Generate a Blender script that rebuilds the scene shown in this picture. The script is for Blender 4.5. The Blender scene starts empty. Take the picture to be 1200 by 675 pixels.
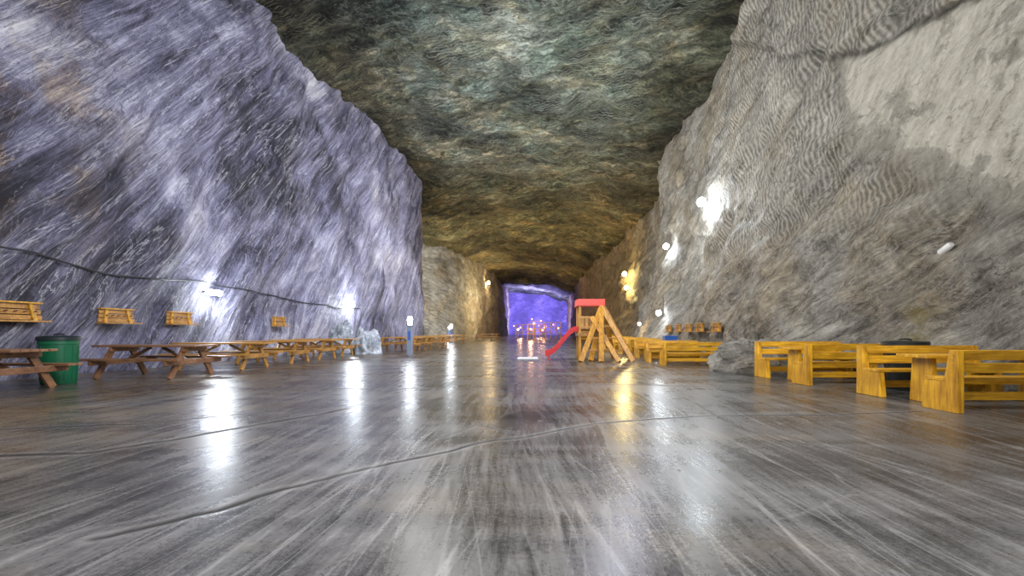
import bpy, bmesh, math, random
import numpy as np
from mathutils import Vector, Matrix, Euler
from mathutils.bvhtree import BVHTree
random.seed(4)
scene=bpy.context.scene
COL=scene.collection
scene.view_settings.view_transform='Standard'
scene.view_settings.look='None'
scene.view_settings.exposure=0.0

# ------------------------------------------------------------ numpy noise
def vnoise(p,seed=0):
    pi=np.floor(p).astype(np.int64); f=p-pi; u=f*f*(3-2*f)
    def h(ix,iy,iz):
        n=(ix*73856093)^(iy*19349663)^(iz*83492791)^(seed*2654435761)
        n=n&0xffffffff
        n=((n^(n>>16))*0x45d9f3b)&0xffffffff
        n=((n^(n>>16))*0x45d9f3b)&0xffffffff
        n=n^(n>>16)
        return (n&0xffffff)/float(0xffffff)
    x,y,z=pi[:,0],pi[:,1],pi[:,2]
    r=0
    for dx in (0,1):
        wx=u[:,0] if dx else 1-u[:,0]
        for dy in (0,1):
            wy=u[:,1] if dy else 1-u[:,1]
            for dz in (0,1):
                wz=u[:,2] if dz else 1-u[:,2]
                r=r+wx*wy*wz*h(x+dx,y+dy,z+dz)
    return r*2-1
def fbm(p,octs=4,seed=0,gain=.5):
    a=1;s=0;t=0
    for i in range(octs):
        s=s+a*vnoise(p*(2.03**i)+i*17.3,seed+i); t+=a; a*=gain
    return s/t
def ridged(p,octs=3,seed=0):
    a=1;s=0;t=0
    for i in range(octs):
        s=s+a*(1-2*np.abs(vnoise(p*(2.1**i)+i*9.1,seed+i))); t+=a; a*=.5
    return s/t
def sstep(a,b,x):
    t=np.clip((x-a)/(b-a),0,1); return t*t*(3-2*t)

# ------------------------------------------------------------ node helpers
class NT:
    def __init__(s,name):
        s.m=bpy.data.materials.new(name); s.m.use_nodes=True
        s.t=s.m.node_tree; s.t.nodes.clear()
        s.out=s.t.nodes.new('ShaderNodeOutputMaterial')
        s.b=s.t.nodes.new('ShaderNodeBsdfPrincipled')
        s.t.links.new(s.b.outputs[0],s.out.inputs[0])
        s.tc=s.t.nodes.new('ShaderNodeTexCoord')
    def n(s,k): return s.t.nodes.new(k)
    def L(s,a,b):
        s.t.links.new(a,b)
    def setin(s,inp,v):
        if isinstance(v,bpy.types.NodeSocket): s.L(v,inp)
        else: inp.default_value=v
    @property
    def obj(s): return s.tc.outputs['Object']
    def mapping(s,vec,rot=(0,0,0),scale=(1,1,1),loc=(0,0,0)):
        m=s.n('ShaderNodeMapping'); s.L(vec,m.inputs['Vector'])
        m.inputs['Rotation'].default_value=rot; m.inputs['Scale'].default_value=scale; m.inputs['Location'].default_value=loc
        return m.outputs[0]
    def noise(s,vec,scale,detail=6,rough=.6,dist=0):
        m=s.n('ShaderNodeTexNoise'); s.L(vec,m.inputs['Vector'])
        m.inputs['Scale'].default_value=scale; m.inputs['Detail'].default_value=detail
        m.inputs['Roughness'].default_value=rough; m.inputs['Distortion'].default_value=dist
        return m.outputs['Fac']
    def wave(s,vec,scale,dist=3,detail=3,dscale=1,drough=.6,axis='X'):
        m=s.n('ShaderNodeTexWave'); s.L(vec,m.inputs['Vector']); m.bands_direction=axis
        m.inputs['Scale'].default_value=scale; m.inputs['Distortion'].default_value=dist
        m.inputs['Detail'].default_value=detail; m.inputs['Detail Scale'].default_value=dscale
        m.inputs['Detail Roughness'].default_value=drough
        return m.outputs['Fac']
    def ramp(s,fac,stops,interp='LINEAR'):
        m=s.n('ShaderNodeValToRGB'); s.L(fac,m.inputs[0]); m.color_ramp.interpolation=interp
        e=m.color_ramp.elements
        while len(e)<len(stops): e.new(0.5)
        for i,(p,c) in enumerate(stops):
            e[i].position=p
            e[i].color=(c,c,c,1) if isinstance(c,(int,float)) else (c[0],c[1],c[2],1)
        return m.outputs[0]
    def vein(s,fac,w,c=.5,amp=1.0):
        return s.ramp(fac,[(c-w,0.0),(c,amp),(c+w,0.0)])
    def mix(s,fac,a,b,mode='MIX'):
        m=s.n('ShaderNodeMix'); m.data_type='RGBA'; m.blend_type=mode
        s.setin(m.inputs[0],fac)
        for i,v in ((6,a),(7,b)):
            if isinstance(v,tuple): v=(v[0],v[1],v[2],1)
            s.setin(m.inputs[i],v)
        return m.outputs[2]
    def math(s,op,a,b=0.0,clamp=False):
        m=s.n('ShaderNodeMath'); m.operation=op; m.use_clamp=clamp
        s.setin(m.inputs[0],a); s.setin(m.inputs[1],b); return m.outputs[0]
    def attr(s,name):
        m=s.n('ShaderNodeAttribute'); m.attribute_name=name; return m.outputs['Fac']
    def bump(s,h,dist,strength=1,normal=None):
        m=s.n('ShaderNodeBump'); s.L(h,m.inputs['Height']); m.inputs['Distance'].default_value=dist
        m.inputs['Strength'].default_value=strength
        if normal is not None: s.L(normal,m.inputs['Normal'])
        return m.outputs[0]
    def fin(s,col,rough,normal=None,spec=.5,metal=0,emis=None,estr=0):
        if isinstance(col,tuple): col=(col[0],col[1],col[2],1)
        s.setin(s.b.inputs['Base Color'],col); s.setin(s.b.inputs['Roughness'],rough)
        s.b.inputs['Specular IOR Level'].default_value=spec; s.b.inputs['Metallic'].default_value=metal
        if normal is not None: s.L(normal,s.b.inputs['Normal'])
        if emis: s.b.inputs['Emission Color'].default_value=(*emis,1); s.b.inputs['Emission Strength'].default_value=estr
        return s.m
    def wsum(s,*pairs):
        r=None
        for v,w in pairs:
            x=s.math('MULTIPLY',v,w); r=x if r is None else s.math('ADD',r,x)
        return r

# ------------------------------------------------------------ rock materials
def rock_left(blue=0.0):
    m=NT('salt_rock_violet')
    r=m.mapping(m.obj,rot=(math.radians(42),0,0))
    a=m.noise(m.mapping(r,scale=(.7,2.4,.22)),1.05,10,.68,.5)
    b=m.noise(m.mapping(r,scale=(1,10,.3)),2.2,8,.74,.3)
    g=m.noise(m.obj,9,7,.8,.2)
    big=m.noise(m.obj,.16,4,.6,.4)
    f=m.wsum((a,.46),(b,.36),(g,.18),(big,.65))
    f=m.math('SUBTRACT',f,.325)
    col=m.ramp(f,[(.38,(.03,.029,.044)),(.44,(.095,.092,.14)),(.49,(.195,.19,.285)),(.54,(.33,.325,.46)),(.59,(.55,.54,.68)),(.66,(.9,.89,.98))])
    v1=m.vein(m.noise(m.mapping(r,scale=(1,3,.18)),.8,7,.62,.6),.010)
    v3=m.vein(m.noise(m.mapping(m.mapping(m.obj,rot=(math.radians(24),0,0)),scale=(1,3.5,.35),loc=(2,3,8)),.9,7,.64,.6),.008)
    v2=m.vein(m.noise(m.mapping(r,scale=(1,2.5,.3),loc=(5,9,2)),.9,7,.62,.6),.010)
    k=.15 if blue else 1.0
    col=m.mix(m.math('MULTIPLY',v1,.75*k),col,(.85,.84,.95))
    col=m.mix(m.math('MULTIPLY',v3,.55*k),col,(.68,.67,.8))
    col=m.mix(m.math('MULTIPLY',v2,.75*k),col,(.02,.02,.032))
    br=m.math('MULTIPLY',m.attr('brown'),m.ramp(m.noise(m.obj,.6,7,.7),[(.48,0.0),(.6,1.0)]))
    col=m.mix(br,col,m.mix(1.0,col,(1.05,.72,.32),'MULTIPLY'))
    t=m.ramp(m.noise(m.obj,.3,5,.6),[(.46,0.0),(.6,.75)])
    col=m.mix(t,col,m.mix(1.0,col,(1.0,.98,.86),'MULTIPLY'))
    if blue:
        col=m.mix(.5,col,(.3,.3,.4)); col=m.mix(1.0,col,(.6,.52,1.0),'MULTIPLY')  # far chamber's blue-violet light tinted into the rock colour
    h=m.wsum((a,.75),(b,.28),(g,.12))
    return m.fin(col,.5,m.bump(h,.46,1.0),.5)
def rock_right(lift=1.0):
    m=NT('salt_rock_grey')
    n1=m.noise(m.obj,.6,10,.7,.6); n2=m.noise(m.obj,7,8,.82,.3)
    r=m.mapping(m.obj,rot=(math.radians(30),0,0))
    st=m.noise(m.mapping(r,scale=(.6,.6,3.6)),1.4,9,.73,.4)
    f=m.wsum((n1,.34),(n2,.27),(st,.39))
    col=m.ramp(f,[(.39,(.06,.055,.047)),(.45,(.16,.149,.13)),(.51,(.285,.268,.236)),(.56,(.41,.39,.345)),(.65,(.72,.69,.62))])
    brn=m.ramp(m.noise(m.obj,.33,5,.6),[(.46,0.0),(.6,.9)])
    col=m.mix(brn,col,m.mix(1.0,col,(1.0,.9,.74),'MULTIPLY'))
    v2=m.vein(m.noise(m.mapping(r,scale=(.6,.7,1.6),loc=(5,9,2)),.5,8,.62,.6),.008)
    v4=m.vein(m.noise(m.mapping(r,scale=(.6,.8,2.2),loc=(1,4,7)),.7,8,.68,.6),.009)
    # curved rows of tool cuts
    w=m.wave(m.mapping(m.obj,rot=(math.radians(14),0,0),scale=(.3,1,.3)),2.2,12,3,.26,.45,'Y')
    mk=m.math('MULTIPLY',m.attr('marks'),m.ramp(m.noise(m.obj,.5,4,.5),[(.34,.3),(.5,1.0)]))
    col=m.mix(m.math('MULTIPLY',m.ramp(w,[(.0,1.0),(.35,0.0)]),m.math('MULTIPLY',mk,.55)),col,(.08,.075,.066))
    col=m.mix(m.math('MULTIPLY',m.ramp(w,[(.6,0.0),(.95,1.0)]),m.math('MULTIPLY',mk,.45)),col,(.56,.54,.48))
    pf=m.wsum((m.noise(m.mapping(m.mapping(m.obj,rot=(math.radians(-20),0,0)),scale=(1,3.5,.7)),1.4,9,.74),.6),(m.noise(m.obj,9,7,.8),.4))
    pale=m.ramp(pf,[(.38,(.23,.21,.175)),(.46,(.35,.325,.275)),(.54,(.43,.405,.35)),(.66,(.58,.55,.48))])
    pn=m.math('ADD',m.attr('pale'),m.math('MULTIPLY',m.math('SUBTRACT',m.noise(m.obj,1.1,9,.75),.5),1.6))
    pa=m.math('MULTIPLY',m.ramp(pn,[(.3,0.0),(.9,.95)]),m.ramp(m.attr('pale'),[(.02,0.0),(.35,1.0)]))
    col=m.mix(pa,col,pale)
    pi_=m.math('SUBTRACT',.8,m.math('MULTIPLY',pa,.3))
    col=m.mix(m.math('MULTIPLY',v2,pi_),col,(.025,.023,.02))
    col=m.mix(m.math('MULTIPLY',v4,m.math('MULTIPLY',pi_,.6)),col,(.62,.6,.55))
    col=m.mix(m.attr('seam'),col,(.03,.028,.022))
    col=m.mix(m.attr('warm'),col,m.mix(1.0,col,(.75,.6,.4),'MULTIPLY'))
    st_=m.math('MULTIPLY',m.attr('stain'),m.ramp(m.noise(m.obj,2.2,6,.7),[(.45,0.0),(.58,.6)]))
    col=m.mix(st_,col,(.24,.18,.03))
    if lift!=1.0: col=m.mix(1.0,col,(lift,lift,lift*.97),'MULTIPLY')
    inv=m.math('SUBTRACT',1.0,m.math('MULTIPLY',pa,.55))
    h=m.wsum((n1,.55),(st,.4),(n2,.11))
    h=m.math('MULTIPLY',h,inv)
    h=m.math('ADD',h,m.math('MULTIPLY',m.math('MULTIPLY',w,mk),.05))
    return m.fin(col,.6,m.bump(h,.48,1.0),.4)
def rock_ceiling():
    m=NT('salt_rock_ceiling')
    n1=m.noise(m.mapping(m.mapping(m.obj,rot=(0,0,math.radians(28))),scale=(.7,2.5,1)),.85,10,.73,.6)
    n2=m.noise(m.obj,5,7,.8,.4)
    big=m.noise(m.obj,.2,3,.5,.5)
    f=m.wsum((n1,.65),(n2,.35),(big,.4)); f=m.math('SUBTRACT',f,.2)
    col=m.ramp(f,[(.39,(.012,.015,.013)),(.45,(.05,.06,.05)),(.51,(.125,.145,.118)),(.56,(.23,.256,.208)),(.63,(.57,.61,.52))])
    t1=m.ramp(m.noise(m.obj,.35,6,.65),[(.48,0.0),(.57,1.0)])
    col=m.mix(m.math('MULTIPLY',t1,.6),col,m.mix(1.0,col,(1.2,.92,.62),'MULTIPLY'))
    t2=m.ramp(m.noise(m.mapping(m.obj,loc=(30,10,4)),.4,7,.65),[(.46,0.0),(.58,1.0)])
    col=m.mix(m.math('MULTIPLY',t2,.6),col,m.mix(1.0,col,(.8,1.02,1.02),'MULTIPLY'))
    w=m.wave(m.mapping(m.obj,rot=(0,0,math.radians(20))),2.0,9,3,.5,.6,'Y')
    mk=m.ramp(m.noise(m.mapping(m.obj,loc=(3,7,0)),.22,3,.5),[(.47,0.0),(.57,.5)])
    col=m.mix(m.math('MULTIPLY',m.ramp(w,[(.75,0.0),(.98,1.0)]),mk),col,(.5,.53,.46))
    v=m.vein(m.noise(m.mapping(m.obj,rot=(0,0,.5),scale=(.7,1.8,1)),.45,8,.68,.8),.011,amp=.9)
    col=m.mix(v,col,(.01,.01,.008))
    v5=m.vein(m.noise(m.mapping(m.obj,rot=(0,0,.45),scale=(.8,2.6,1),loc=(4,5,2)),.8,8,.7,.6),.010,amp=.8)
    col=m.mix(v5,col,(.015,.016,.013))
    v3=m.vein(m.noise(m.mapping(m.obj,rot=(0,0,.3),scale=(.6,2.2,1),loc=(9,2,2)),.7,8,.7,.6),.010,amp=.5)
    col=m.mix(v3,col,(.55,.58,.5))
    col=m.mix(m.attr('warm'),col,m.mix(1.0,col,(1.0,.74,.4),'MULTIPLY'))
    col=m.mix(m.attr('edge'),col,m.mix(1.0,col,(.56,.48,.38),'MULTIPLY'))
    h=m.wsum((n1,.8),(w,.03),(n2,.18))
    return m.fin(col,.7,m.bump(h,.65,1.0),.3)
def floor_mat():
    m=NT('polished_salt_floor')
    # warp coordinates slightly so scrapes curve
    wn=m.n('ShaderNodeTexNoise'); m.L(m.obj,wn.inputs['Vector']); wn.inputs['Scale'].default_value=.2; wn.inputs['Detail'].default_value=1
    va=m.n('ShaderNodeVectorMath'); va.operation='MULTIPLY_ADD'; m.L(wn.outputs['Color'],va.inputs[0]); va.inputs[1].default_value=(1.0,1.0,0); m.L(m.obj,va.inputs[2])
    wv=va.outputs[0]
    def sk(a,sx,sy,sc,loc=(0,0,0),det=7,ds=.1): return m.noise(m.mapping(m.mapping(wv,rot=(0,0,math.radians(a))),scale=(sx,sy,1),loc=loc),sc,det,.68,ds)
    s1=sk(0,7,.14,1.3); s2=sk(6,9,.14,1.4,(4,2,0)); s3=sk(-8,8,.16,1.4,(8,5,0))
    n2=m.noise(m.obj,1.0,8,.68,.5); n3=m.noise(m.obj,34,5,.8)
    band=m.noise(m.mapping(m.obj,scale=(.12,.9,1)),1.0,5,.6,.6)
    f=m.wsum((s1,.24),(s2,.15),(s3,.14),(n2,.27),(n3,.2),(band,.25)); f=m.math('SUBTRACT',f,.125)
    col=m.ramp(f,[(.41,(.014,.0135,.013)),(.46,(.035,.034,.033)),(.51,(.067,.065,.063)),(.56,(.11,.107,.103)),(.65,(.23,.225,.218))])
    for k,(a,loc,wd,am,sx) in enumerate([(1,(1,3,0),.006,.35,1.6),(9,(5,1,0),.005,.3,2.2),(-9,(2,8,0),.005,.3,2.0)]):
        v=m.vein(sk(a,sx,.07,1.0,loc,3,.2),wd,amp=am)
        col=m.mix(v,col,(.26,.255,.25))
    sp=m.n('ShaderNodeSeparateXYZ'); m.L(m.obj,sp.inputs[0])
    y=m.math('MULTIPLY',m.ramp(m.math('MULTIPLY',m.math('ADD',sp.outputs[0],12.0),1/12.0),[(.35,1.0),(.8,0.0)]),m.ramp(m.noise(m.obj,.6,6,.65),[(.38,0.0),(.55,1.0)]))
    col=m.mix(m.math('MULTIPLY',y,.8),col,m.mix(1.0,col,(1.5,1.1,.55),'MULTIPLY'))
    y2=m.ramp(m.noise(m.mapping(m.obj,scale=(.4,1.2,1)),.5,6,.6),[(.5,0.0),(.62,.5)])
    col=m.mix(y2,col,m.mix(1.0,col,(1.25,1.05,.75),'MULTIPLY'))
    col=m.mix(m.math('MULTIPLY',m.attr('crack'),.97),col,(.004,.004,.0035))
    col=m.mix(m.math('MULTIPLY',m.attr('paleline'),.35),col,(.26,.25,.24))
    ro=m.ramp(m.wsum((n2,.35),(s1,.3),(n3,.2),(band,.15)),[(.4,.2),(.6,.36)])
    ro=m.math('ADD',ro,m.math('MULTIPLY',m.attr('crack'),.5))
    h=m.wsum((s1,.14),(s3,.05),(n2,.8))
    return m.fin(col,ro,m.bump(h,.014,.5),.4)

# ------------------------------------------------------------ grid meshes
def grid_mesh(name,P,mat,attrs={},flip=False):
    nu,nv=P.shape[:2]
    idx=np.arange(nu*nv).reshape(nu,nv)
    q=np.stack([idx[:-1,:-1],idx[1:,:-1],idx[1:,1:],idx[:-1,1:]],-1).reshape(-1,4)
    if flip: q=q[:,::-1]
    me=bpy.data.meshes.new(name)
    me.from_pydata(P.reshape(-1,3).tolist(),[],q.tolist())
    for k,v in attrs.items():
        a=me.attributes.new(k,'FLOAT','POINT'); a.data.foreach_set('value',v.reshape(-1).astype(np.float32))
    me.polygons.foreach_set('use_smooth',[True]*len(me.polygons))
    me.materials.append(mat); me.update()
    o=bpy.data.objects.new(name,me); COL.objects.link(o)
    o['kind']='structure'
    return o
def chaikin(p,n=2):
    for _ in range(n):
        q=[p[0]]
        for a,b in zip(p[:-1],p[1:]):
            q+= [(a[0]*.75+b[0]*.25,a[1]*.75+b[1]*.25),(a[0]*.25+b[0]*.75,a[1]*.25+b[1]*.75)]
        q.append(p[-1]); p=q
    return p
def resample(p,stepf):
    p=np.array(p,float); seg=np.linalg.norm(np.diff(p,axis=0),axis=1); cum=np.r_[0,np.cumsum(seg)]
    s=0;ss=[0]
    while s<cum[-1]:
        y=np.interp(s,cum,p[:,1]); s+=stepf(y); ss.append(min(s,cum[-1]))
    ss=np.array(ss)
    return np.stack([np.interp(ss,cum,p[:,0]),np.interp(ss,cum,p[:,1])],-1)
def ceil_z(x,y):
    z=16-(np.clip(x,-13,12)+12)*0.085
    z=z-sstep(34,74,y)*1.7
    z=z-sstep(5,10.5,x)*1.3*sstep(20,45,y)
    z=z-sstep(-5,-12,x)*1.6*sstep(44,62,y)*(x>-40)
    z=z-.9*np.exp(-((y-110)/3.0)**2)
    return z
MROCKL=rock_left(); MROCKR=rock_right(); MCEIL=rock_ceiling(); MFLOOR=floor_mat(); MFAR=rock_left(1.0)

def wall(name,path,side,lean,mat,stepf,zstep,dispf,attrf=None,ztop=17.5):
    p=resample(chaikin(path,2),stepf)
    t=np.gradient(p,axis=0); t/=np.linalg.norm(t,axis=1)[:,None]+1e-9
    n=np.stack([t[:,1],-t[:,0]],-1)*side     # outward (into rock)
    zs=np.arange(-.3,ztop,zstep)
    P=np.zeros((len(p),len(zs),3))
    ln=lean(p[:,1][:,None],zs[None,:])
    P[:,:,0]=p[:,0][:,None]+n[:,0][:,None]*ln
    P[:,:,1]=p[:,1][:,None]+n[:,1][:,None]*ln
    P[:,:,2]=zs[None,:]
    flat=P.reshape(-1,3).copy()
    d=dispf(flat).reshape(len(p),len(zs))
    P[:,:,0]+=n[:,0][:,None]*d; P[:,:,1]+=n[:,1][:,None]*d
    at=attrf(flat) if attrf else {}
    return grid_mesh(name,P,mat,at,flip=(side>0))

def disp_left(p):
    c,s=math.cos(math.radians(42)),math.sin(math.radians(42))
    q=np.stack([p[:,0],c*p[:,1]-s*p[:,2],s*p[:,1]+c*p[:,2]],-1)
    a=fbm(p*np.array([.1,.1,.13]),3,1)*.7
    b=ridged(q*np.array([.4,.6,.16]),3,5)*.5
    c2=fbm(q*np.array([1.2,2.0,.5]),4,9,.62)*.26
    low=sstep(0,2.2,p[:,2])
    return a*low*.9*(1-.7*sstep(36,43,p[:,1]))+b*(.3+.7*low)*(1-.4*sstep(38,43,p[:,1]))+c2
zl_pale=lambda d: np.interp(d,[4,8,10.0,12.0,13.0,13.6],[2.6,3.3,4.3,6.2,9.3,30])
zl_seam=lambda d: np.interp(d,[2,7,9.9,13,17,20,24],[7.2,7.6,8.1,8.9,11.7,14,18])
def disp_right(p):
    wob=fbm(p*np.array([.5,.5,.5]),3,31)*.5
    a=fbm(p*np.array([.1,.12,.14]),3,21)*.6
    c,s=math.cos(math.radians(30)),math.sin(math.radians(30))
    q=np.stack([p[:,0],c*p[:,1]-s*p[:,2],s*p[:,1]+c*p[:,2]],-1)
    b=ridged(q*np.array([.3,.24,.5]),4,25)*.6
    c2=fbm(p*np.array([1.4,1.5,1.8]),4,29,.62)*.24
    low=sstep(0,2.4,p[:,2])
    pale=sstep(-.4,.6,p[:,2]-zl_pale(p[:,1])-wob)
    over=sstep(-.12,.12,p[:,2]-zl_seam(p[:,1])-wob*.7)
    d=(a*low+(b*(.35+.65*low)+c2)*(1-.6*pale*(1-over)))
    d=d+.14*pale*(1-over)-.18*over
    # foot of the wall bulges out where the outcrop stands
    d=d-.5*np.exp(-((p[:,1]-12.6)/1.3)**2)*np.exp(-(p[:,2]/1.0)**2)
    return d
def attr_right(p):
    wob=fbm(p*np.array([.5,.5,.5]),3,31)*.5
    pale=sstep(-1.1,1.3,p[:,2]-zl_pale(p[:,1])-wob)
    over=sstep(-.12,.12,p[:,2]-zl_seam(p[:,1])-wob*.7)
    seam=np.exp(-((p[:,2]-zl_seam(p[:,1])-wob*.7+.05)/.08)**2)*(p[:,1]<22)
    mk=sstep(3.0,5.0,p[:,2])*sstep(27,19,p[:,1])*(1-pale*(1-over))
    st=np.exp(-((p[:,1]-9.7)/.28)**2)*sstep(.6,1.0,p[:,2])*sstep(2.3,1.6,p[:,2])
    return dict(pale=pale*(1-over),seam=seam*.95,marks=np.clip(mk,0,1),warm=sstep(33,52,p[:,1]),stain=st)
def attr_far(p):
    z=np.zeros(len(p)); return dict(pale=z,seam=z,marks=z,stain=z,warm=.45*sstep(64,76,p[:,1])*sstep(114,104,p[:,1]))
def disp_far(p):
    return fbm(p*.12,3,41)*.9+ridged(p*.3,3,43)*.5+fbm(p*1.0,4,45,.6)*.3

near=lambda y: max(.11,.009*max(y,0))
WL=wall('wall_left',[(-11.9,-6),(-11.9,8),(-11.1,15),(-10.5,30),(-10.0,44),(-10.6,46),(-20,47),(-34,48)],-1,
    lambda y,z: .11*z*(1-.75*sstep(20,45,y))*np.ones_like(z),MROCKL,near,.12,disp_left,
    lambda p: dict(brown=sstep(15,9,p[:,1])*sstep(2.6,4.2,p[:,2])*.9))
WR=wall('wall_right',[(8.6,-6),(8.3,9),(7.5,13),(7.3,33),(8.2,35.5),(9.2,38),(9.6,60),(8.9,64),(9.6,80),(10.6,110),(12.5,156)],1,
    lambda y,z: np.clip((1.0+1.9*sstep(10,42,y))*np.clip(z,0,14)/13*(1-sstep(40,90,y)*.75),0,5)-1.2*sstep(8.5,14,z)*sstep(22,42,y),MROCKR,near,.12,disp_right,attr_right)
WP=wall('wall_pillar',[(-34,58),(-20,61),(-11.5,64),(-9.0,72),(-7.6,88),(-6.4,106),(-5.8,112),(-6.6,156)],-1,
    lambda y,z: .04*z+0*y,MROCKR,lambda y:.3,.25,disp_far,attr_far)
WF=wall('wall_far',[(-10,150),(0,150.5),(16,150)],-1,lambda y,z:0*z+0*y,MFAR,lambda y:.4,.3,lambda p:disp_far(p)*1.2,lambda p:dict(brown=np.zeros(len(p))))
WG=wall('wall_gallery',[(-31,40),(-31,55),(-31,72)],-1,lambda y,z:0*z+0*y,MROCKR,lambda y:.5,.4,disp_far,attr_far)
ys=[-6.0]
while ys[-1]<157: ys.append(ys[-1]+max(.16,.011*max(ys[-1],0)))
xs=np.arange(-34,17,.2)
Y,X=np.meshgrid(np.array(ys),xs,indexing='ij')
F=np.stack([X.ravel(),Y.ravel(),np.full(X.size,14.)],-1)
cc,ss_=math.cos(.5),math.sin(.5)
Q=np.stack([F[:,0]*cc-F[:,1]*ss_,F[:,0]*ss_+F[:,1]*cc,F[:,2]],-1)
Z=ceil_z(X,Y)+(fbm(F*np.array([.13,.09,.1]),3,61)*.8+ridged(Q*np.array([.25,.6,.3]),4,63)*.5+fbm(F*1.3,4,66,.65)*.3).reshape(X.shape)
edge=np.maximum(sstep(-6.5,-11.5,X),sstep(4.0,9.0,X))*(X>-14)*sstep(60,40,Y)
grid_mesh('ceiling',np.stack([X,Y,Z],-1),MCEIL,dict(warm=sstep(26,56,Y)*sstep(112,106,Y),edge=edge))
# floor
def seg_dist(px,py,pts):
    best=np.full(px.shape,1e9)
    for (ax,ay),(bx,by) in zip(pts[:-1],pts[1:]):
        vx,vy=bx-ax,by-ay; t=np.clip(((px-ax)*vx+(py-ay)*vy)/(vx*vx+vy*vy),0,1)
        best=np.minimum(best,np.hypot(px-ax-t*vx,py-ay-t*vy))
    return best
cracks=[([(-2.3,2.38),(-1.94,2.78),(-1.71,3.12),(-1.44,3.47),(-1.09,3.84),(-.5,4.42),(.18,4.9),(.82,5.4),(1.5,5.68),(2.33,5.87),(3.78,5.95),(5.4,6.2)],.026,1.0),
        ([(-5.2,3.9),(-4.0,4.1),(-3.55,4.7),(-2.97,5.72),(-2.6,6.4)],.036,1.0),
        ([(-6.5,5.0),(-4.6,5.4),(-3.4,6.3)],.03,.8),
        ([(-.95,4.6),(-.6,5.35),(-.2,4.95)],.016,.6),
        ([(1.2,9.5),(3.5,9.0),(6,9.4)],.04,.8),([(-6,12),(-2,11.2),(3,12.4),(6,12)],.05,.8),([(-5,17),(1,16.4),(5,17.3)],.06,.8),([(-7,9),(-3,8.6),(1,9.2)],.035,.6)]
pales=[([(-3.4,1.6),(-1.3,3.6),(-.2,6.2)],.02),([(.9,2.0),(1.1,3.1),(1.5,5.3)],.018),([(.1,1.6),(.0,2.6),(.12,3.8)],.014),([(-.9,1.6),(-.75,3.3)],.012),([(-3.2,7.6),(0,7.2),(4.2,7.9)],.03),
       ([(1.46,2.63),(2.18,3.04),(2.5,2.7)],.014),([(1.6,5.87),(2.33,6.04),(3.78,6.12)],.05),([(.3,1.7),(.5,3.0),(.62,4.4)],.014),([(-.35,1.7),(-.4,3.1)],.012)]
ys=[-5,-2.0,0.0,1.2]
while ys[-1]<157: ys.append(ys[-1]+max(.014,.0055*ys[-1] if ys[-1]<20 else .02*ys[-1]))
xs=np.r_[np.arange(-36,-9,.5),np.arange(-9,-5.5,.08),np.arange(-5.5,3.5,.022),np.arange(3.5,7,.06),np.arange(7,18,.5)]
Y,X=np.meshgrid(np.array(ys),xs,indexing='ij')
F=np.stack([X.ravel(),Y.ravel(),0*X.ravel()],-1)
wx=(fbm(F*2.2,3,71)*.06+fbm(F*9,2,72)*.015).reshape(X.shape); wy=(fbm(F*2.2,3,75)*.06+fbm(F*9,2,76)*.015).reshape(X.shape)
br_=sstep(-.5,.3,fbm(F*1.7,3,79)).reshape(X.shape)
cr=np.zeros(X.shape); pl=np.zeros(X.shape)
for pts,w,am in cracks:
    d=seg_dist(X+wx,Y+wy,pts); cr=np.maximum(cr,am*(.65+.35*br_)*np.exp(-(d/w)**2)); pl=np.maximum(pl,.7*am*np.exp(-((d-2.2*w)/(w*1.0))**2))
for pts,w in pales:
    d=seg_dist(X+wx*1.3,Y+wy,pts); pl=np.maximum(pl,np.exp(-(d/w)**2)*.7*br_)
und=(fbm(F*.9,3,78)*.003).reshape(X.shape)-.003
grid_mesh('floor',np.stack([X,Y,und-cr*.005],-1),MFLOOR,dict(crack=cr,paleline=pl*(1-cr)))

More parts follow.
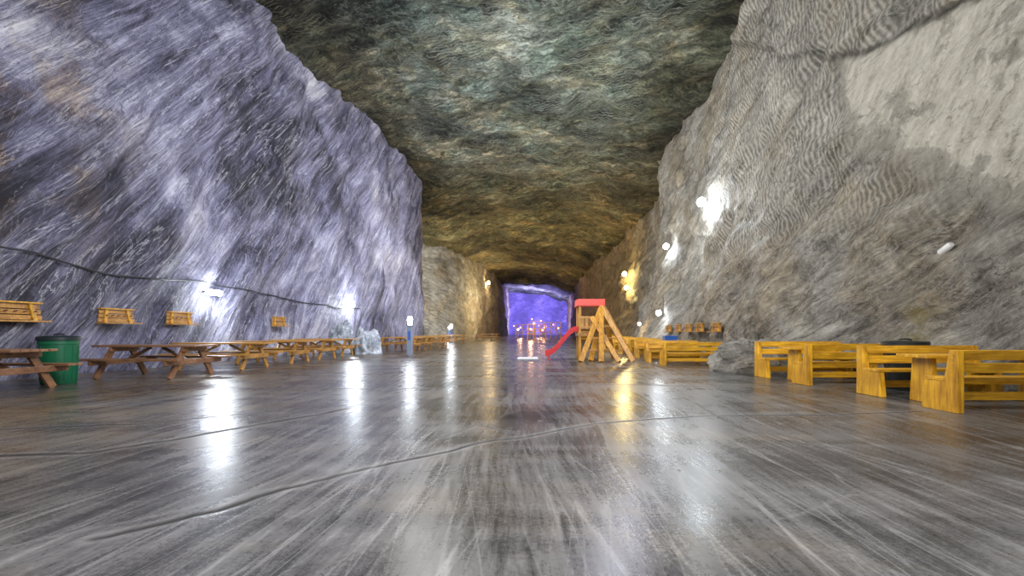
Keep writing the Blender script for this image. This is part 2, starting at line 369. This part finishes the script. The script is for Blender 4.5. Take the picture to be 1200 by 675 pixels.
# ------------------------------------------------------------ mesh builder
class MB:
    def __init__(s): s.v=[];s.f=[]
    def add(s,vs,fs):
        o=len(s.v); s.v+= [tuple(v) for v in vs]; s.f+=[tuple(i+o for i in f) for f in fs]; return s
    def box(s,c,sz,rot=None):
        M=Euler(rot).to_matrix() if rot else Matrix.Identity(3)
        vs=[Vector(c)+M@Vector((sx*sz[0]/2,sy*sz[1]/2,sz_*sz[2]/2)) for sx in(-1,1) for sy in(-1,1) for sz_ in(-1,1)]
        return s.add(vs,[(0,1,3,2),(4,6,7,5),(0,4,5,1),(2,3,7,6),(0,2,6,4),(1,5,7,3)])
    def beam(s,a,b,w,t,up=(1,0,0)):
        a,b=Vector(a),Vector(b); z=(b-a).normalized(); x=Vector(up); x=(x-z*x.dot(z)).normalized(); y=z.cross(x)
        vs=[]
        for p in (a,b):
            for i,j in ((-1,-1),(1,-1),(1,1),(-1,1)): vs.append(p+x*i*w/2+y*j*t/2)
        return s.add(vs,[(3,2,1,0),(4,5,6,7),(0,1,5,4),(1,2,6,5),(2,3,7,6),(3,0,4,7)])
    def prism_x(s,poly,x0,x1):
        n=len(poly); vs=[(x0,y,z) for y,z in poly]+[(x1,y,z) for y,z in poly]
        fs=[tuple(range(n))[::-1],tuple(range(n,2*n))]+[(i,(i+1)%n,n+(i+1)%n,n+i) for i in range(n)]
        return s.add(vs,fs)
    def lathe(s,prof,c=(0,0,0),n=28):
        vs=[];fs=[]
        for r,z in prof:
            for i in range(n):
                a=2*math.pi*i/n; vs.append((c[0]+r*math.cos(a),c[1]+r*math.sin(a),c[2]+z))
        for k in range(len(prof)-1):
            for i in range(n):
                j=(i+1)%n; fs.append((k*n+i,k*n+j,(k+1)*n+j,(k+1)*n+i))
        fs.append(tuple(range(n))[::-1]); fs.append(tuple((len(prof)-1)*n+i for i in range(n)))
        return s.add(vs,fs)
    def tube(s,pts,r,n=8):
        pts=[Vector(p) for p in pts]; vs=[];fs=[]
        for k,p in enumerate(pts):
            t=(pts[min(k+1,len(pts)-1)]-pts[max(k-1,0)]).normalized()
            u=Vector((0,0,1)) if abs(t.z)<.9 else Vector((1,0,0))
            x=t.cross(u).normalized(); y=t.cross(x)
            for i in range(n):
                a=2*math.pi*i/n; vs.append(p+x*r*math.cos(a)+y*r*math.sin(a))
        for k in range(len(pts)-1):
            for i in range(n):
                j=(i+1)%n; fs.append((k*n+i,k*n+j,(k+1)*n+j,(k+1)*n+i))
        fs.append(tuple(range(n))[::-1]); fs.append(tuple((len(pts)-1)*n+i for i in range(n)))
        return s.add(vs,fs)
    def dome(s,c,r,n=16,k=6,sx=1.0):
        vs=[];fs=[]
        for i in range(k+1):
            th=math.pi/2*i/k
            for j in range(n):
                a=2*math.pi*j/n; vs.append((c[0]+r*sx*math.sin(th),c[1]+r*math.cos(th)*math.cos(a)*1.0,c[2]+r*math.cos(th)*math.sin(a)))
        for i in range(k):
            for j in range(n):
                q=(j+1)%n; fs.append((i*n+j,i*n+q,(i+1)*n+q,(i+1)*n+j))
        fs.append(tuple(range(n)))
        return s.add(vs,fs)
def part(mb,name,mat,parent=None,loc=(0,0,0),bevel=.006,smooth=False,label=None):
    me=bpy.data.meshes.new(name); me.from_pydata(mb.v,[],mb.f); me.materials.append(mat)
    bm=bmesh.new(); bm.from_mesh(me); bmesh.ops.recalc_face_normals(bm,faces=bm.faces); bm.to_mesh(me); bm.free()
    if smooth:
        me.polygons.foreach_set('use_smooth',[True]*len(me.polygons))
        me.set_sharp_from_angle(angle=math.radians(40))
    me.update()
    o=bpy.data.objects.new(name,me); COL.objects.link(o); o.location=loc
    if parent: o.parent=parent
    if bevel:
        b=o.modifiers.new('bevel','BEVEL'); b.width=bevel; b.segments=2; b.limit_method='ANGLE'
    if label: o['label']=label
    return o
def thing(name,label,cat,loc=(0,0,0),rot=0,group=None):
    e=bpy.data.objects.new(name,None); COL.objects.link(e); e.empty_display_size=.2
    e.location=loc; e.rotation_euler=(0,0,rot); e['label']=label; e['category']=cat
    if group: e['group']=group
    return e
def tag(o,label,cat,group=None):
    o['label']=label; o['category']=cat
    if group: o['group']=group
    return o
_mm={}
def mat_mesh(me,mat):
    key=(me.name,mat.name)
    if key not in _mm:
        c=me.copy(); c.materials[0]=mat; _mm[key]=c
    return _mm[key]
def clone(src,loc,rot=None,label=None,scale=None,mat=None):
    n=src.copy(); COL.objects.link(n); n.location=loc
    if rot is not None: n.rotation_euler=(0,0,rot)
    if scale: n.scale=scale
    if label: n['label']=label
    for c in list(src.children):
        k=c.copy(); COL.objects.link(k); k.parent=n
        if mat and k.type=='MESH':
            k.data=mat_mesh(k.data,mat)
        for g in list(c.children):
            h=g.copy(); COL.objects.link(h); h.parent=k
    return n

# ------------------------------------------------------------ materials for objects
def wood(name,c0,c1,rough=.4,axis=0,worn=.6):
    m=NT(name)
    sc=[9,9,9]; sc[axis]=.9
    v=m.mapping(m.obj,scale=tuple(sc))
    n=m.noise(v,1.6,8,.65,.8)
    col=m.ramp(n,[(.32,c0),(.62,c1)])
    k=m.noise(m.obj,2.1,6,.65)
    col=m.mix(m.ramp(k,[(.42,0.0),(.66,worn)]),col,m.mix(1.0,col,(.5,.42,.32),'MULTIPLY'))
    return m.fin(col,rough,m.bump(n,.004,.6),.5)
def plain(name,c,rough=.5,metal=0,emis=None,estr=0):
    m=NT(name); n=m.noise(m.obj,9,5,.6)
    col=m.mix(m.ramp(n,[(.35,0.0),(.7,.35)]),c,tuple(x*.7 for x in c))
    return m.fin(col,rough,m.bump(n,.003,.4),.5,metal,emis,estr)
W_Y=wood('yellow_pine',(.34,.15,.007),(.78,.42,.022),.42)
W_O=wood('orange_pine',(.24,.11,.018),(.54,.28,.06),.42)
W_R=wood('red_brown_stained_wood',(.11,.05,.025),(.3,.15,.07),.38)
W_YZ=wood('yellow_pine_upright',(.34,.15,.007),(.78,.42,.022),.42,2)
W_P=wood('amber_timber',(.28,.115,.01),(.66,.33,.03),.42,2)
GREEN=plain('green_plastic',(.0,.1,.038),.45); BLACK=plain('black_plastic',(.012,.016,.014),.35)
LIDG=plain('dark_lid_plastic',(.006,.015,.016),.4)
RED=plain('red_plastic',(.5,.005,.01),.25); PINK=plain('coral_red_panel',(.8,.08,.055),.4)
GREY=plain('grey_metal',(.25,.25,.26),.4,.6); NAVY=plain('grey_blue_metal',(.2,.24,.33),.4)
BLUE=plain('blue_plastic',(.02,.1,.4),.35); CABLE=plain('black_cable',(.03,.03,.035),.5)
def glow(name,c,s):
    m=NT(name); n=m.noise(m.obj,3,2,.5)
    m.b.inputs['Emission Color'].default_value=(*c,1)
    m.L(m.math('ADD',m.math('MULTIPLY',n,.1*s),s),m.b.inputs['Emission Strength'])
    m.b.inputs['Base Color'].default_value=(.8,.8,.8,1); return m.m
G_W=glow('cool_white_glow',(.85,.93,1),50); G_Y=glow('yellow_glow',(1,.75,.22),40); G_WARM=glow('warm_white_glow',(1,.6,.22),35)
G_B=glow('blue_white_glow',(.75,.75,1),14)

dg=bpy.context.evaluated_depsgraph_get(); dg.update()
BV={o.name:BVHTree.FromObject(o,dg) for o in (WL,WR,WP)}
def hit(w,y,z):
    x0={'wall_left':-2,'wall_right':2,'wall_pillar':0}[w.name]; dx={'wall_left':-1,'wall_right':1,'wall_pillar':-1}[w.name]
    r=BV[w.name].ray_cast(Vector((x0,y,z)),Vector((dx,0,0)))
    return r[0].x if r[0] else x0+dx*9
def hitm(w,y,z,ry=.5,rz=.3):
    f=max if w is not WR else min
    return f(hit(w,y+a*ry,z+b*rz) for a in (-1,0,1) for b in (-1,0,1))

# ------------------------------------------------------------ picnic tables
def picnic(L=2.5,mt=W_O,mf=W_O):
    e=thing('picnic_table','orange pine picnic table with attached plank benches','picnic table',group='picnic tables beside the violet salt wall')
    b=MB()
    for i in range(5): b.box((0,-.32+i*.16,.745),(L,.148,.045))
    part(b,'table_top',mt,e)
    for s in (-1,1):
        b=MB()
        for k in (-.08,.08): b.box((0,s*.74+k,.445),(L,.145,.045))
        part(b,'bench_seat',mt,e)
    for x in (-L/2+.38,L/2-.38):
        for s in (-1,1):
            part(MB().beam((x,s*.22,.72),(x,s*.66,0),.06,.13),'leg',mf,e)
        part(MB().box((x+.065,0,.375),(.06,1.76,.12)),'crossbeam',mf,e)
        part(MB().box((x+.065,0,.665),(.06,.76,.1)),'top_support',mf,e)
    part(MB().beam((-L/2+.42,0,.36),(-.15,0,.70),.09,.05,(0,1,0)).beam((L/2-.42,0,.36),(.15,0,.70),.09,.05,(0,1,0)),'brace',mf,e)
    return e
pt=picnic(); pt.location=(-8.95,13.3,0); pt.rotation_euler=(0,0,.03)
clone(pt,(-9.05,11.0,0),-.03,'dark red-brown stained picnic table beside the green bin',mat=W_R)
clone(pt,(-10.2,8.2,0),.0,'dark red-brown stained picnic table against the salt wall',mat=W_R)
for x,y,r in ((-8.8,15.6,.05),(-8.85,17.9,-.04),(-9.0,20.2,.04),(-6.9,24.2,.02),(-6.8,26.6,-.03),(-6.5,29.2,.0),(-6.6,32,.0),(-6.7,36,.0),(-6.7,40,.0),(-5.2,52,0),(-5,57,0)):
    clone(pt,(x,y,0),r)
# ------------------------------------------------------------ right benches and tables
GB='yellow pine benches beside the grey salt wall'
def bench(L=2.1):
    e=thing('bench','yellow pine bench with plank back and slab ends','bench',group=GB)
    b=MB()
    for k in (-.04,.14,): b.box((0,k+.02,.45),(L,.17,.05))
    part(b,'seat',W_Y,e)
    b=MB()
    b.box((0,-.21,.62),(L,.035,.14),(.14,0,0)).box((0,-.235,.8),(L,.035,.14),(.14,0,0))
    part(b,'backrest',W_Y,e)
    prof=[(-.3,0),(.3,0),(.25,.42),(-.08,.425),(-.17,.87),(-.3,.87)]
    for x in (-L/2+.05,L/2-.05):
        part(MB().prism_x(prof,x-.045,x+.045),'end_panel',W_YZ,e)
    part(MB().box((0,.02,.2),(L-.1,.04,.12)),'stretcher',W_Y,e)
    return e
def table(L=2.1):
    e=thing('table','yellow pine plank table with slab legs','table',group='yellow pine tables beside the grey salt wall')
    b=MB()
    for i in range(4): b.box((0,-.24+i*.16,.735),(L,.15,.05))
    part(b,'table_top',W_Y,e)
    prof=[(-.24,0),(.24,0),(.19,.705),(-.19,.705)]
    for x in (-L/2+.2,L/2-.2):
        part(MB().prism_x(prof,x-.04,x+.04),'leg',W_YZ,e)
    part(MB().box((0,0,.34),(L-.4,.04,.12)),'stretcher',W_Y,e)
    return e
bn=bench(); bn.location=(6.75,6.3,0); bn.scale=(1,.93,.97)
tb=table(); tb.location=(7.0,7.03,0); tb.rotation_euler=(0,0,-.02); tb.scale=(1,.93,.97)
clone(bn,(6.88,7.8,0),math.pi+.02)
rows=[(6.65,9.4,.03),(5.2,14.6,-.02),(5.35,17.2,.03),(5.3,20.1,-.02),(5.5,22.9,.0),(5.4,25.6,.02),(5.5,28.3,0),(5.6,31,0),(7.3,42,0),(7.5,47,0),(6.8,54,0)]
for x,y,r in rows:
    sc=(1,.93,.97) if y<12 else (.88,.93,.86)
    clone(bn,(x,y,0),r,scale=sc); clone(tb,(x+.15,y+.75,0),r,scale=sc); clone(bn,(x+random.uniform(-.08,.08),y+1.5,0),math.pi+r,scale=sc)

# ------------------------------------------------------------ bins
def bin_(loc,bm_,lm,label,s=1.0,hs=1.0):
    e=thing('trash_bin',label,'trash bin',loc)
    prof=[(.39*s,0),(.4*s,.03),(.43*s,.55),(.44*s,.80),(.46*s,.81),(.46*s,.88),(.44*s,.89)]
    prof=[(r,z*hs) for r,z in prof]
    part(MB().lathe(prof),'body',bm_,e,smooth=True,bevel=0)
    part(MB().lathe([(r*s,z*hs) for r,z in [(.47,.885),(.49,.89),(.49,.955),(.46,.975),(.2,.985),(.01,.99)]]),'lid',lm,e,smooth=True,bevel=0)
    part(MB().tube([(-.12,0,.98*hs),(-.11,0,.98*hs+.03),(0,0,.98*hs+.04),(.11,0,.98*hs+.03),(.12,0,.98*hs)],.014),'lid_handle',lm,e,bevel=0,smooth=True)
    b=MB()
    for i in range(14):
        a=2*math.pi*i/14; b.beam((.402*s*math.cos(a),.402*s*math.sin(a),.06*hs),(.44*s*math.cos(a),.44*s*math.sin(a),.78*hs),.02,.012,(-math.sin(a),math.cos(a),0))
    part(b,'rib',bm_,e,bevel=0)
    return e
bin_((-9.93,9.55,0),GREEN,LIDG,'green ribbed plastic bin with a dark lid beside picnic tables',.7,1.02)
bin_((7.15,8.6,0),BLACK,BLACK,'black round bin behind the pine benches',.75,.93)
e=thing('crate','small blue plastic crate on a pine table','crate',(5.6,17.95,.655))
b=MB().box((0,0,.01),(.5,.34,.02)).box((-.24,0,.13),(.02,.34,.26)).box((.24,0,.13),(.02,.34,.26)).box((0,-.16,.13),(.5,.02,.26)).box((0,.16,.13),(.5,.02,.26))
part(b,'body',BLUE,e); part(MB().box((0,-.175,.235),(.54,.02,.03)).box((0,.175,.235),(.54,.02,.03)).box((-.26,0,.235),(.02,.37,.03)).box((.26,0,.235),(.02,.37,.03)),'rim',BLUE,e)

# ------------------------------------------------------------ wall racks
def rack():
    e=thing('wall_rack','slatted orange pine rack fixed to the salt wall','wall rack',group='pine racks on the salt walls')
    b=MB()
    for z,w,x in ((0,1.2,.06),(.13,1.16,.05),(.26,1.12,.04)): b.box((x,0,z),(.03,w,.11))
    part(b,'back_board',W_O,e)
    part(MB().box((.16,0,-.09),(.26,1.25,.04)),'shelf',W_O,e)
    for y in (-.42,.42):
        part(MB().beam((.1,y,-.08),(.07,y*.8,.36),.04,.09,(1,0,0)),'strut',W_Y,e)
    part(MB().box((.08,0,.345),(.1,1.14,.04)),'top_rail',W_Y,e)
    for i in range(5):
        part(MB().box((.12,-.4+i*.2,.14),(.1,.025,.025),(0,-.3,0)),'peg',W_R,e,bevel=0)
    return e
rk=rack(); rk.location=(hitm(WL,10.3,1.6)+.02,10.3,1.42)
for y in (12.6,14.7,19.9): clone(rk,(hitm(WL,y,1.6)+.02,y,1.4),scale=(1,.92,.9))
for y in (18.2,19.7,21.3,23,25): clone(rk,(hitm(WR,y,1.35)-.02,y,1.15),math.pi,scale=(1,.75,.8))

# ------------------------------------------------------------ cable
pts=[];ky=[6,8,10,10.9,12.8,14.2,15.6,20,23,26.5,30]; kz=[3.2,3.05,3.0,3.02,2.68,2.72,2.85,2.7,2.55,2.45,2.6]
for y in np.arange(6,30,.35):
    z=float(np.interp(y,ky,kz)); pts.append((hit(WL,y,z)+.06,y,z))
P=np.array(pts)
for _ in range(2): P[1:-1,0]=np.maximum(P[1:-1,0],(P[:-2,0]+P[2:,0])/2)
c=part(MB().tube(P.tolist(),.026),'power_cable',CABLE,bevel=0,smooth=True); tag(c,'black power cable sagging along the salt wall','cable')

# ------------------------------------------------------------ lamps
def add_point(name,loc,P,col,r=.12,parent=None):
    l=bpy.data.lights.new(name,'POINT'); l.energy=P; l.color=col; l.shadow_soft_size=r
    o=bpy.data.objects.new(name,l); COL.objects.link(o); o.location=loc
    if parent: o.parent=parent
    return o
def floodlight(loc,ang,mat,P,col,label,s=1.0,off=.75):
    e=thing('floodlight',label,'lamp',loc); e.rotation_euler=(0,0,ang)
    part(MB().box((.1,0,0),(.12,.26*s,.22*s)),'housing',GREY,e)
    part(MB().dome((.16,0,0),.17*s,sx=.8),'glass',mat,e,bevel=0,smooth=True)
    part(MB().box((-.1,0,-.02),(.34,.06,.06)),'bracket',GREY,e)
    add_point('lamp_light',(off,0,-.35),P,col,.14,e)
    return e
def wl(w,y,z,mat,P,col,label,s=1.0,off=.6,turn=.9):
    d=1 if w is not WR else -1
    ang=(-turn if d>0 else math.pi+turn)
    return floodlight((hitm(w,y,z,.15,.15)+.2*d,y,z),ang,mat,P,col,label,s,off)
CW=(.85,.93,1);YL=(1,.75,.3);WM=(1,.72,.38)
wl(WR,22.2,7.4,G_W,330,CW,'bright white floodlight high on the grey salt wall',1.3)
wl(WR,29.5,6.6,G_W,170,CW,'white floodlight on the grey salt wall',1.1)
wl(WR,50,7.4,G_Y,460,YL,'yellow floodlight on the brown rock wall',1.6)
wl(WR,47,5.6,G_Y,300,YL,'yellow floodlight below another on brown rock',1.4)
wl(WP,87,10.4,G_WARM,700,WM,'warm floodlight on the rock pillar',2.0)
def batten(y,z,P,L=1.3):
    e=thing('fluorescent_lamp','white fluorescent batten glowing on the violet salt wall','lamp',(hitm(WL,y,z,.4,.1)+.05,y,z),group='fluorescent battens on the violet wall')
    part(MB().box((.0,0,0),(.06,L,.08)),'housing',GREY,e)
    part(MB().tube([(.09,-L/2+.03,0),(.09,0,0),(.09,L/2-.03,0)],.1,12),'tube',G_W,e,bevel=0,smooth=True)
    part(MB().box((.05,-L/2+.01,0),(.08,.03,.1)).box((.05,L/2-.01,0),(.08,.03,.1)),'end_cap',GREY,e)
    add_point('lamp_light',(.42,0,.0),P,CW,.3,e)
batten(16.4,2.5,190,.8); batten(28,2.7,230,1.0)
wl(WR,27.5,2.2,G_W,50,CW,'square white lamp box low on the grey wall',1.0)
wl(WR,31.5,1.6,G_WARM,40,WM,'small warm lamp box near benches',.7)
yy,zz=9.6,2.85
e=thing('wall_fixture','small white rounded fixture on the grey salt wall','wall fixture',(hit(WR,yy,zz)-.06,yy,zz))
part(MB().lathe([(.05,-.16),(.07,-.14),(.075,.1),(.05,.15)],n=16),'body',plain('white_plastic',(.6,.6,.58),.4),e,smooth=True,bevel=0)
part(MB().box((.03,0,0),(.06,.08,.1)),'mount',GREY,e)
e.rotation_euler=(1.1,0,0)
def bollard(x,y,label,P=120,m=NAVY,s=1.0):
    e=thing('lamp_post',label,'lamp',(x,y,0),group='lamp posts in the hall')
    part(MB().lathe([(.24,0),(.24,.05),(.16,.07)]),'base',GREY,e,smooth=True,bevel=0)
    part(MB().box((0,0,.7),(.22*s,.22*s,1.26)).box((0,0,1.34),(.3*s,.3*s,.05)),'post',m,e)
    part(MB().box((0,-.116*s,.9),(.1,.012,.4)),'panel',BLUE,e,bevel=0)
    part(MB().lathe([(.08,1.365),(.1,1.45),(.11,1.6),(.09,1.72),(.04,1.76)]),'lamp_shade',G_W,e,smooth=True,bevel=0)
    add_point('lamp_light',(0,-.1,2.1),P,CW,.15,e)
bollard(-5.35,20.3,'slim pale grey lamp column with glowing white head',40)
bollard(-7.4,43,'slim lamp column glowing white beside distant tables',160)
bollard(-10.6,60,'slim lamp column glowing white before the rock pillar',400)

# ------------------------------------------------------------ rocks
def boulder(name,label,loc,s,mat,seed,n=48,rough=.35):
    vs=[];fs=[]
    for i in range(n+1):
        th=math.pi*i/n
        for j in range(2*n):
            ph=math.pi*j/n; vs.append((math.sin(th)*math.cos(ph),math.sin(th)*math.sin(ph),math.cos(th)))
    for i in range(n):
        for j in range(2*n):
            k=(j+1)%(2*n); fs.append((i*2*n+j,(i+1)*2*n+j,(i+1)*2*n+k,i*2*n+k))
    V=np.array(vs); d=1+ridged(V*1.3+seed,3,seed)*rough*.5+fbm(V*2.6+seed,4,seed+3,.6)*rough
    V=V*d[:,None]*np.array(s); V[:,2]=np.maximum(V[:,2],-.04)
    b=MB(); b.v=V.tolist(); b.f=fs
    o=part(b,name,mat,None,loc,0,True); tag(o,label,'rock'); return o
m=NT('pale_salt_rock'); n_=m.noise(m.obj,2.5,10,.75); WROCK=m.fin(m.ramp(n_,[(.38,(.16,.18,.22)),(.5,(.38,.42,.47)),(.66,(.8,.84,.9))]),.5,m.bump(n_,.2,.8))
boulder('salt_boulder','pale bluish grey salt boulder beside picnic tables',(-7.9,21.9,0),(.6,.4,.95),WROCK,3,rough=.6)
boulder('salt_boulder','small pale salt boulder at the wall foot',(-9.5,23.0,0),(.6,.45,1.3),WROCK,7,rough=.5)
MR2=rock_right(1.0); MR2.name='grey_boulder_rock'
boulder('rock_outcrop','grey brown rock outcrop jutting from the wall foot',(6.2,12.5,0),(1.05,.65,.8),MR2,11)

# ------------------------------------------------------------ playset (slide tower)
e=thing('playset','amber wooden play tower with red slide and splayed timber beams','playset',(2.35,17.6,0))
for x in (-.42,.42):
    for y in (-.45,.45):
        part(MB().box((x,y,1.02),(.09,.09,2.04)),'post',W_P,e)
b=MB()
for i in range(6): b.box((0,-.4+i*.16,1.08),(.94,.15,.035))
part(b,'platform',W_P,e)
part(MB().box((0,-.51,.98),(.98,.035,.14)).box((0,.51,.98),(.98,.035,.14)).box((-.48,0,.98),(.035,.98,.14)).box((.48,0,.98),(.035,.98,.14)),'platform_frame',W_O,e)
b=MB()
for i in range(5): b.box((-.34+i*.17,-.52,1.42),(.12,.025,.5))
b.box((0,-.54,1.62),(.95,.03,.07)).box((0,-.54,1.24),(.95,.03,.07))
part(b,'railing',W_O,e)
part(MB().box((0,.52,1.42),(.9,.025,.5)),'back_panel',W_O,e)
part(MB().box((0,0,2.07),(1.06,1.16,.04)).box((-.0,-.56,2.2),(1.0,.03,.22)).box((-.0,.56,2.2),(1.0,.03,.22)).box((-.5,0,2.2),(.03,1.12,.22)).box((.5,0,2.2),(.03,1.12,.22)),'roof_panel',PINK,e)
A=(.35,-.65,2.0); A2=(.62,.3,2.0)
for a,bb in ((A,(-.5,-1.4,0)),(A,(1.4,-1.3,0)),(A2,(1.7,.1,0)),(A2,(1.1,.9,0)),((0,-.7,1.6),(.85,-1.5,0)),(A,(.2,-1.6,0)),(A2,(-.1,-1.0,.0))):
    part(MB().beam(a,bb,.17,.17,(0,1,0)),'sloping_beam',W_P,e)
part(MB().beam(A,A2,.14,.14,(1,0,0)),'ridge_beam',W_P,e)
for i in range(5):
    t=.14+i*.17
    p=Vector((1.4,-1.3,0)).lerp(Vector(A),t); q=Vector((1.7,.1,0)).lerp(Vector(A2),t)
    part(MB().beam(p,q,.06,.09,(0,0,1)),'rung',W_P,e)
for t in (.2,.42,.64):
    p=Vector((-.5,-1.4,0)).lerp(Vector(A),t); q=Vector((1.4,-1.3,0)).lerp(Vector(A),t)
    part(MB().beam(p,q,.06,.1,(0,0,1)),'crossbar',W_O,e)
sl=[(-.45,1.12),(-.6,1.12),(-.8,.98),(-1.05,.68),(-1.25,.44),(-1.42,.28),(-1.6,.19),(-1.72,.18)]
def strip(prof,y0,y1,th):
    b=MB()
    for (x0,z0),(x1,z1) in zip(prof[:-1],prof[1:]):
        b.add([(x0,y0,z0),(x1,y0,z1),(x1,y1,z1),(x0,y1,z0),(x0,y0,z0-th),(x1,y0,z1-th),(x1,y1,z1-th),(x0,y1,z0-th)],
              [(0,1,2,3),(7,6,5,4),(0,4,5,1),(3,2,6,7),(0,3,7,4),(1,5,6,2)])
    return b
chute=part(strip(sl,-.25,.25,.03),'slide',RED,e,bevel=0,label='red plastic slide chute')
for y in (-.27,.27):
    part(strip([(x,z+.16) for x,z in sl],y-.025,y+.025,.2),'side_rail',RED,chute,bevel=0)
part(MB().box((-1.58,-.22,.08),(.06,.06,.16)).box((-1.58,.22,.08),(.06,.06,.16)),'foot',RED,chute,bevel=0)
mt=part(MB().box((0,0,.02),(.8,.9,.04)),'mat',plain('white_pad',(.5,.52,.55),.5)); mt.location=(-.05,18.0,0.0); tag(mt,'thin pale landing mat at the foot of the slide','mat')

# ------------------------------------------------------------ distant climbing frames
def climb(x,y,h,w,label,mat=W_P,gable=False):
    e=thing('climbing_frame',label,'climbing frame',(x,y,0),group='play frames at the end of the hall')
    for i in (-1,-.33,.33,1):
        for s in (-.6,.6): part(MB().box((i*w/2,s,h/2),(.1,.1,h)),'post',mat,e,bevel=0)
    for z in (h*.35,h*.7,h):
        part(MB().box((0,-.6,z),(w,.08,.08)).box((0,.6,z),(w,.08,.08)),'rail',mat,e,bevel=0)
    part(MB().beam((-w/2,-.7,h*.35),(w/2,-.7,h*.7),.08,.1,(0,1,0)).beam((w/2,.7,0),(w/6,.7,h*.7),.1,.1,(0,1,0)),'brace',mat,e,bevel=0)
    part(MB().box((0,0,h*.35),(w,1.2,.06)),'deck',W_O,e,bevel=0)
    return e
climb(1.0,60,2.0,2.4,'low yellow wooden play frame under violet light')
climb(3.6,68,2.4,2.4,'tall wooden play frame near the violet cavern')
climb(-.6,76,2.2,3.0,'low wooden play frame near the violet cavern')
climb(1.6,88,3.0,2.4,'wooden play frame before the violet cavern')
RL=glow('red_glow',(1,.15,.1),6)
G_O=glow('orange_glow',(1,.33,.06),4); G_P=glow('pink_glow',(1,.4,.6),3)
lampdef=[(.2,57,1.2,G_O),(1.7,57,1.1,RL),(4.2,65,1.4,G_O),(-1.5,80,1.6,G_O),(2.8,80,1.9,RL),(.9,84,2.4,G_WARM),(1.9,84,2.0,G_P),(3.4,90,1.8,G_O),(.4,70,1.2,RL),(2.5,72,1.5,G_O),(-1.6,66,1.2,G_WARM),(.6,92,3.4,G_O),(2.4,92,3.0,G_P),(4.6,86,2.2,G_O),(-3,90,2.0,G_O)]
for i,(x,y,z,c) in enumerate(lampdef):
    e=thing('stand_lamp','small glowing lamp head on a thin pole','lamp',(x,y,0),group='pole lamps among play frames')
    part(MB().tube([(0,0,0),(0,0,z)],.03),'pole',GREY,e,bevel=0); part(MB().lathe([(.04,z),(.12,z+.06),(.12,z+.18),(.04,z+.24)],n=12),'lamp_shade',c,e,bevel=0)
    if i%3==0: add_point('lamp_light',(0,-.3,z+.6),220,(1,.5,.28),.15,e)

# ------------------------------------------------------------ cave lighting
def area(loc,aim,sx,sy,P,col):  # unseen area light, added to fill the cave
    l=bpy.data.lights.new('cave_fill','AREA'); l.shape='RECTANGLE'; l.size=sx; l.size_y=sy; l.energy=P; l.color=col
    o=bpy.data.objects.new('cave_fill',l); COL.objects.link(o); o.location=loc
    o.rotation_euler=(Vector(aim)-Vector(loc)).to_track_quat('-Z','Y').to_euler()
    return o
NE=(.95,1,.98)
area((-1,4,2.5),(-1,10,16),6,6,1400,NE)
area((-1,19,3),(-1,24,16),6,6,1400,NE)
area((-1,36,4),(-1,40,16),6,6,800,(1,.93,.75))
area((0,56,5),(0,60,14),6,6,600,(1,.84,.55))
area((0,84,5),(0,90,14),6,6,800,(1,.8,.45))
# unseen fills added for walls and floor, aimed from the opposite half
area((3.5,2,8),(-12,10,2),5,5,1750,(.88,.9,1))
area((3.5,19,9),(-12,23,2),5,5,1800,(.82,.84,1))
area((3,33,9),(-12,37,3),5,5,1700,(.8,.82,1))
area((-3.5,2,8),(10,10,1),5,5,950,(1,.97,.92))
area((-3.5,17,9),(10,21,2),5,5,1250,(1,.97,.93))
area((-3,31,9),(9,35,3),5,5,750,(1,.95,.85))
area((0,48,6),(10,54,6),5,5,350,(1,.85,.5))
area((-3,74,6),(-9,76,6),5,5,1600,(1,.84,.5))
area((-12,52,5),(-12,66,6),5,5,1500,(1,.95,.82))
area((2,126,5),(2,148,7),8,8,13000,(.5,.44,1))
area((2,122,3),(2,130,14),8,8,4500,(.36,.28,1))
area((0,4,12),(0,5,0),7,5,500,(1,1,1))
w=bpy.data.worlds.new('World'); scene.world=w; w.use_nodes=True
w.node_tree.nodes['Background'].inputs[0].default_value=(.93,.94,1,1); w.node_tree.nodes['Background'].inputs[1].default_value=.6

cam=bpy.data.cameras.new('camera'); co=bpy.data.objects.new('camera',cam); COL.objects.link(co)
co.location=(0,0,1.1); co.rotation_euler=(math.radians(90),0,0)
cam.sensor_width=36; cam.lens=15.9; cam.shift_x=-20/1200; cam.shift_y=50.5/1200; cam.clip_end=400
scene.camera=co
